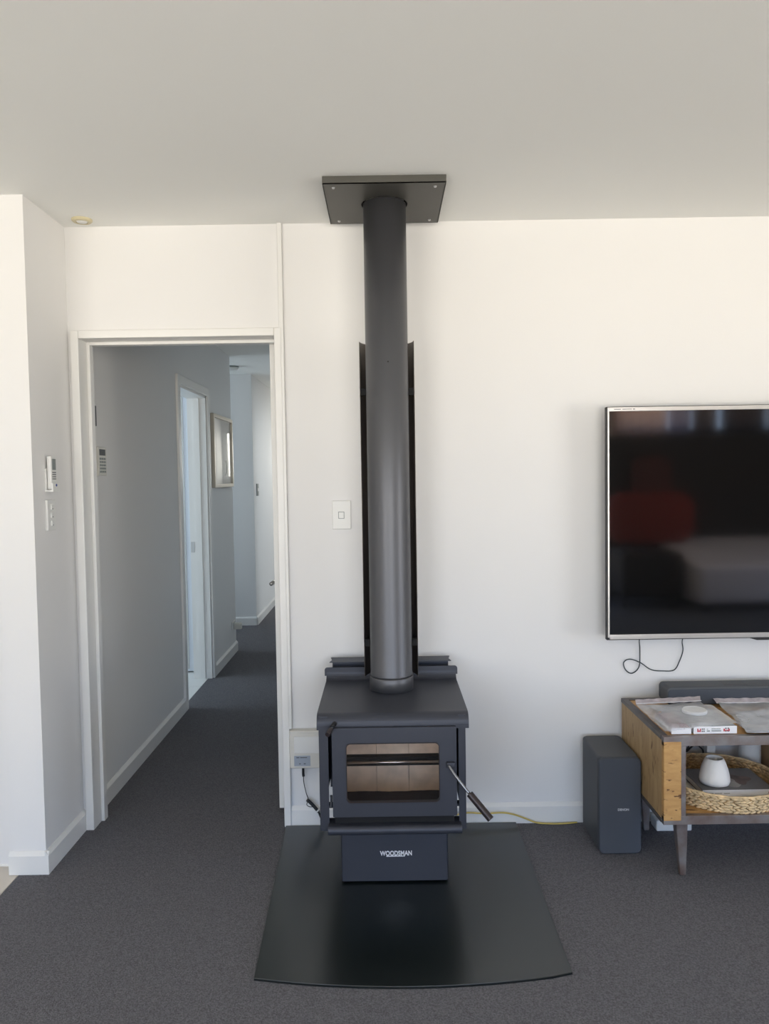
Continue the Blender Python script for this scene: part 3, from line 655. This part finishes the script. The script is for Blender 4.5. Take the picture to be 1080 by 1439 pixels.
def zpap(base, s): return lambda x, y, u, v: base+crumple(x, y, 0.0011, s)
ppm = mat('map_paper', (0.42, 0.45, 0.49), 0.6, col2=(0.86, 0.88, 0.91), vscale=11, stretch=(1, 3, 1), bump=0.3, bscale=30)
def hgt(x, y):  # resting height of the film over what lies below
    def sm(a, b, t): t = max(0, min(1, (t-a)/(b-a))); return t*t*(3-2*t)
    h = 0.010
    inx = sm(0.955, 0.974, x)*(1-sm(1.196, 1.235, x)); iny = sm(2.590, 2.604, y)*(1-sm(2.80, 2.86, y))
    return max(h, 0.030*inx*iny, 0.006)
pp1 = tag(obj('folded_sheets', quadgrid([(1.045, 2.815), (1.19, 2.815), (1.165, 2.92), (0.975, 2.92)], zpap(tz+0.0048, 1)), ppm, smooth=True), 'grey printed sheets inside the left clear plastic bag', 'paper')
bg1 = thing('zip_bag', 'clear plastic zip bag over booklets at the left of the bench top', 'bag', (1.08, 2.78, tz))
obj('film', quadgrid([(0.946, 2.594), (1.222, 2.605), (1.195, 2.90), (0.945, 2.905)], lambda x, y, u, v: tz+hgt(x, y)+0.003+abs(crumple(x, y, 0.0016, 2))+0.012*max(0, u-0.5)*v), 'film', bg1, smooth=True)
obj('zip_strip', quadgrid([(0.950, 2.905), (1.195, 2.90), (1.205, 2.930), (0.955, 2.930)], lambda x, y, u, v: tz+0.013+0.010*u+0.012*v+0.001*math.sin(40*u), 24, 4), mat('pink_zip_film', (0.56, 0.50, 0.52), 0.2, var=0.2, vscale=40), bg1, smooth=True)
obj('zip_line', tube([(0.951, 2.903, tz+0.0175), (1.06, 2.899, tz+0.022), (1.196, 2.897, tz+0.0275)], 0.0016, 6), 'pages', bg1)
pp2 = tag(obj('printed_map', quadgrid([(1.225, 2.59), (1.64, 2.585), (1.60, 2.84), (1.290, 2.84)], lambda x, y, u, v: tz+0.005+crumple(x, y, 0.0013, 3)+0.004*math.sin(v*9)**2), ppm, smooth=True), 'crumpled grey printed leaflet inside the right clear plastic bag', 'paper')
bg2 = thing('zip_bag', 'clear plastic zip bag with a leaflet at the right of the bench top', 'bag', (1.42, 2.78, tz))
obj('film', quadgrid([(1.222, 2.583), (1.66, 2.580), (1.62, 2.895), (1.258, 2.90)], lambda x, y, u, v: tz+0.0155+crumple(x, y, 0.0018, 3)), 'film', bg2, smooth=True)
obj('zip_strip', quadgrid([(1.258, 2.90), (1.60, 2.897), (1.60, 2.925), (1.254, 2.928)], lambda x, y, u, v: tz+0.014+0.012*v+0.0012*math.sin(40*u), 24, 4), bpy.data.materials['pink_zip_film'], bg2, smooth=True)
obj('zip_line', tube([(1.256, 2.902, tz+0.016), (1.62, 2.897, tz+0.016)], 0.0016, 6), 'pages', bg2)
tag(obj('plastic_disc', lathe([(0.0, 0), (0.040, 0), (0.043, 0.003), (0.043, 0.010), (0.040, 0.013), (0.036, 0.011), (0.0, 0.010)], 0, 0, 36), 'puck', smooth=False), 'round frosted plastic disc lying on the left zip bag', 'disc')
pk = bpy.data.objects['plastic_disc']; pk.location = (1.105, 2.735, tz+0.0325)

# power board and cables on the floor
pw = thing('power_board', 'white power board on the floor behind the bench leg', 'power board', (1.12, 3.005, 0))
obj('housing', B((1.050, 1.190, 2.965, 3.035, 0.0, 0.045)), 'white', pw, bevel=0.006)
for xa in (1.070, 1.125): obj('socket', B((xa, xa+0.03, 2.98, 3.02, 0.0448, 0.0462)), 'offwhite', pw)
yc = [(0.268, 3.030, 0.050), (0.316, 3.042, 0.053), (0.386, 3.044, 0.048), (0.456, 3.044, 0.050), (0.500, 3.046, 0.042), (0.545, 3.046, 0.026), (0.590, 3.045, 0.008), (0.640, 3.043, 0.003), (0.702, 3.042, 0.003), (0.758, 3.048, 0.004)]
tag(obj('yellow_cable', tube(yc, 0.0032, 8, smooth_pts=5), 'yellow', smooth=True), 'yellow cable lying along the baseboard between stove and subwoofer', 'cable')

# ------------------------------------------------------------ wall fittings on the stove wall
struct(obj('trim_1', B((-0.404, -0.386, WY-0.016, WY, 0.402, HZ)), 'trim', bevel=0.002))
sp = thing('light_switch', 'white single switch plate on the wall left of the flue', 'switch', (-0.171, WY, 1.205))
obj('plate', B((-0.208, -0.134, WY-0.010, WY, 1.205, 1.319)), 'white', sp, bevel=0.003, bseg=3)
obj('rocker', B((-0.181, -0.163, WY-0.0135, WY-0.0095, 1.250, 1.272)), 'white', sp, bevel=0.001)
obj('rocker_gap', ring_plate(rrect(-0.184, -0.160, 1.247, 1.275, 0.001, 1), rrect(-0.182, -0.162, 1.249, 1.273, 0.001, 1), 1, WY-0.0106, WY-0.0099), 'lcd', sp)
jb = thing('outlet_box', 'white wall box with a grey sticker left of the stove', 'outlet', (-0.31, WY, 0.245))
obj('box', B((-0.394, -0.225, WY-0.036, WY, 0.248, 0.400)), 'offwhite', jb, bevel=0.004, bseg=3)
obj('upper_plate', B((-0.376, -0.235, WY-0.040, WY-0.035, 0.310, 0.378)), 'white', jb, bevel=0.002)
obj('sticker', B((-0.377, -0.312, WY-0.0368, WY-0.0355, 0.258, 0.300)), 'sticker', jb)
obj('sticker_print', B((-0.368, -0.356, WY-0.0372, WY-0.0367, 0.291, 0.2945), (-0.353, -0.325, WY-0.0372, WY-0.0367, 0.291, 0.2945), (-0.357, -0.351, WY-0.0372, WY-0.0367, 0.2655, 0.2695), (-0.339, -0.331, WY-0.0372, WY-0.0367, 0.2655, 0.2695)), 'grey', jb)
uc = thing('usb_lead', 'black lead with a bundled coil hanging from the wall box', 'cable', (-0.34, 3.04, 0.06))
obj('plug', tube([(-0.343, 3.045, 0.249), (-0.343, 3.045, 0.222), (-0.342, 3.045, 0.212)], 0.0052, 8), 'black', uc)
obj('lead', tube([(-0.342, 3.045, 0.214), (-0.342, 3.050, 0.185), (-0.333, 3.050, 0.140), (-0.322, 3.046, 0.112)], 0.0018, 6, smooth_pts=5), 'black', uc, smooth=True)
bm = tube([(-0.330, 3.040, 0.118), (-0.318, 3.040, 0.108), (-0.298, 3.040, 0.086), (-0.284, 3.040, 0.068)], 0.0070, 8, smooth_pts=3)
tube([(-0.326, 3.036, 0.114), (-0.330, 3.036, 0.098), (-0.316, 3.036, 0.090), (-0.304, 3.036, 0.092)], 0.0016, 6, bm, smooth_pts=4)
tube([(-0.284, 3.040, 0.068), (-0.276, 3.040, 0.045), (-0.262, 3.040, 0.020)], 0.004, 6, bm, smooth_pts=4)
obj('coil', bm, 'black', uc, smooth=True)
obj('tie', tube([(-0.290, 3.040, 0.0755), (-0.286, 3.040, 0.071)], 0.0082, 10), 'white', uc)

# ------------------------------------------------------------ jog wall fittings (face looks to the right)
rc = thing('air_conditioner_remote', 'white air conditioner remote in a wall holder', 'remote', (JX, 2.845, 1.372))
obj('holder', B((JX, JX+0.006, 2.815, 2.875, 1.380, 1.46), (JX, JX+0.030, 2.815, 2.875, 1.374, 1.382), (JX+0.024, JX+0.030, 2.815, 2.875, 1.380, 1.408)), 'white', rc, bevel=0.0015)
rb = obj('remote_body', B((JX+0.008, JX+0.023, 2.820, 2.870, 1.384, 1.506)), 'white', rc, bevel=0.003, bseg=3)
obj('display', B((JX+0.0225, JX+0.0238, 2.830, 2.860, 1.455, 1.496)), 'lcd', rb)
bm = bmesh.new()
for i in range(4):
    for j in range(3): addbox(bm, JX+0.0225, JX+0.0240, 2.830+0.011*j, 2.837+0.011*j, 1.420+0.008*i, 1.424+0.008*i)
obj('buttons', bm, 'grey', rb)
obj('power_button', tube([(JX+0.0298, 2.845, 1.399), (JX+0.0312, 2.845, 1.399)], 0.005, 12), 'blue', rc)
ls = thing('light_switch', 'white three-gang switch plate below the remote holder', 'switch', (JX, 2.845, 1.232))
obj('plate', B((JX, JX+0.010, 2.810, 2.878, 1.232, 1.345)), 'white', ls, bevel=0.002)
for zc in (1.258, 1.288, 1.318):
    r_ = obj('rocker', B((JX+0.0095, JX+0.0135, 2.836, 2.853, zc-0.009, zc+0.009)), 'white', ls, bevel=0.001)
    obj('rocker_mark', B((JX+0.0130, JX+0.0139, 2.841, 2.849, zc-0.008, zc-0.005)), 'grey', r_)

# ceiling fitting
cl = thing('ceiling_sensor', 'small round cream fitting on the ceiling by the corner', 'sensor', (-1.137, 2.985, 2.385))
obj('rim', lathe([(0.022, 2.400), (0.033, 2.400), (0.038, 2.405), (0.038, 2.410), (0.022, 2.410)], -1.137, 2.985, 40, close=True), 'creamtrim', cl, smooth=False)
obj('lens', lathe([(0.0, 2.398), (0.018, 2.399), (0.0215, 2.403), (0.0215, 2.410)], -1.137, 2.985, 32), 'white', cl, smooth=True)

# ------------------------------------------------------------ hallway things
kp = thing('wall_controller', 'grey wall keypad with small screen just inside the hallway', 'keypad', (JX, 3.37, 1.435))
obj('housing', B((JX, JX+0.012, 3.325, 3.418, 1.435, 1.560)), 'offwhite', kp, bevel=0.002)
obj('display', B((JX+0.0115, JX+0.0125, 3.335, 3.405, 1.523, 1.55)), 'grey', kp)
bm = bmesh.new()
for i in range(5):
    for j in range(3): addbox(bm, JX+0.0115, JX+0.0135, 3.337+0.025*j, 3.355+0.025*j, 1.448+0.014*i, 1.457+0.014*i)
obj('keys', bm, 'lcd', kp)
tag(obj('key_hook', B((JX, JX+0.010, 3.290, 3.322, 1.648, 1.735)), 'grey', bevel=0.002), 'small dark panel on the hallway wall above the keypad', 'panel')
pf = thing('framed_picture', 'framed print with champagne frame on the hallway wall', 'picture', (JX, 5.90, 1.349))
py0, py1, pz0, pz1 = 5.54, 6.22, 1.352, 1.888
obj('frame', ring_plate([(py0, pz0), (py1, pz0), (py1, pz1), (py0, pz1)], [(py0+0.025, pz0+0.025), (py1-0.025, pz0+0.025), (py1-0.025, pz1-0.025), (py0+0.025, pz1-0.025)], 0, JX+0.001, JX+0.028), 'frame', pf, bevel=0.002)
obj('mat_board', B((JX+0.002, JX+0.010, py0+0.02, py1-0.02, pz0+0.02, pz1-0.02)), 'matboard', pf)
obj('print', B((JX+0.009, JX+0.0115, py0+0.14, py1-0.12, pz0+0.06, pz1-0.12)), mat('pale_print', (0.80, 0.83, 0.80), 0.5, var=0.12, vscale=5), pf)
def oval(a0, a1):
    return [(JX+0.0118, 5.98+0.05*math.cos(t), 1.50+0.055*math.sin(t)) for t in [a0+(a1-a0)*i/20 for i in range(21)]]
obj('reflected_arc', tube(oval(-1.9, 1.9), 0.004, 5), 'lcd', pf)  # reflection of a curved door handle, built as a grey arc on the print
obj('glass', B((JX+0.014, JX+0.016, py0+0.02, py1-0.02, pz0+0.02, pz1-0.02)), 'picglass', pf)
pg = thing('wall_socket', 'white socket low on the hallway wall', 'socket', (JX, 6.24, 0.19))
obj('plate', B((JX, JX+0.008, 6.13, 6.24, 0.195, 0.265)), 'white', pg, bevel=0.002)
tag(obj('plug_in_device', B((JX+0.0085, JX+0.070, 6.16, 6.21, 0.200, 0.250)), 'offwhite', bevel=0.006, bseg=3), 'white plug-in device in the hallway wall socket', 'plug')
sd = thing('smoke_alarm', 'small white smoke alarm on the hallway ceiling', 'alarm', (-1.325, 6.86, 2.37))
obj('body', lathe([(0.0, 2.370), (0.040, 2.372), (0.052, 2.382), (0.052, 2.398)], -1.325, 6.86, 32), 'white', sd)
obj('mount', lathe([(0.056, 2.400), (0.058, 2.410), (0.0, 2.410)], -1.325, 6.86, 32), 'lcd', sd)
hb = thing('switch_plate', 'slim grey switch plate on the far hallway wall', 'switch', (JX-0.01, 7.55, 1.24))
obj('plate', B((JX-0.01, JX, 7.53, 7.62, 1.245, 1.365)), 'lcd', hb, bevel=0.002)
obj('rocker', B((JX-0.002, JX+0.003, 7.555, 7.595, 1.29, 1.32)), 'white', hb)

# ------------------------------------------------------------ furniture behind the camera, mirrored in the television screen
tag(obj('backdrop_cabinet', B((2.52, 5.15, -3.27, -2.95, 0.0, 1.84)), 'brown', bevel=0.01), 'tall dark brown cabinet added as a dark backdrop for the television reflection', 'cabinet')  # unseen cabinet, added to keep the mirrored background dark
sf = thing('corner_sofa', 'grey chaise sofa with red cushion, seen only mirrored in the television', 'sofa', (4.1, -2.1, 0))
obj('chaise_seat', prism([(-1.70, 0.08), (-1.70, 0.48), (-2.2, 0.54), (-2.90, 0.68), (-2.90, 0.08)], 0, 3.12, 5.05), 'sofa', sf, bevel=0.07, bseg=4)
for xx, yy in ((3.25, -1.85), (4.95, -1.85), (3.25, -2.8), (4.95, -2.8)):
    obj('foot', B((xx-0.03, xx+0.03, yy-0.03, yy+0.03, 0.0, 0.10)), 'black', sf)
ra = sf
obj('seat', B((2.45, 3.08, -2.55, -1.95, 0.12, 0.60)), 'brown', ra, bevel=0.05, bseg=3)
obj('back_cushion', prism(rrect(2.50, 3.45, 0.62, 1.20, 0.20, 8), 1, -2.80, -2.58), 'redcloth', ra, bevel=0.05, bseg=3)
obj('backrest', prism(rrect(2.84, 3.28, 0.50, 1.60, 0.12, 8), 1, -2.93, -2.82), mat('maroon', (0.12, 0.035, 0.03), 0.9), ra, bevel=0.03, bseg=3)
for xx, yy in ((2.5, -2.05), (3.0, -2.05), (2.5, -2.5), (3.0, -2.5)):
    obj('foot', B((xx-0.02, xx+0.02, yy-0.02, yy+0.02, 0.0, 0.12)), 'black', ra)
# translucent rose curtain over the high rear window
cm = bpy.data.materials.new('sheer_curtain'); cm.use_nodes = True; t = cm.node_tree; t.nodes.clear()
o_ = t.nodes.new('ShaderNodeOutputMaterial'); d_ = t.nodes.new('ShaderNodeBsdfDiffuse'); d_.inputs[0].default_value = (0.55, 0.40, 0.34, 1)
tl = t.nodes.new('ShaderNodeBsdfTranslucent'); tl.inputs[0].default_value = (0.62, 0.42, 0.34, 1); mx_ = t.nodes.new('ShaderNodeMixShader')
t.links.new(d_.outputs[0], mx_.inputs[1]); t.links.new(tl.outputs[0], mx_.inputs[2]); t.links.new(mx_.outputs[0], o_.inputs[0])
def curtain_mat(name, c):
    m = cm.copy(); m.name = name
    for n in m.node_tree.nodes:
        if n.type in ('BSDF_DIFFUSE', 'BSDF_TRANSLUCENT'): n.inputs[0].default_value = (*c, 1)
    return m
for xa, xb, la, c in ((2.70, 3.38, 'wide rose', (0.62, 0.42, 0.34)), (3.40, 3.66, 'narrow mauve', (0.40, 0.34, 0.38)), (3.68, 3.98, 'brown', (0.20, 0.14, 0.11)), (4.02, 4.55, 'dark brown', (0.07, 0.05, 0.045)), (4.57, 4.95, 'grey', (0.30, 0.29, 0.28))):
    tag(obj('window_curtain', grid(lambda u, v: (xa+(xb-xa)*u, RY+0.035+0.02*math.sin(u*38), 1.86+0.46*v), 60, 2), curtain_mat('sheer_' + la.replace(' ', '_'), c), smooth=True), 'short sheer %s curtain over the high rear window' % la, 'curtain')
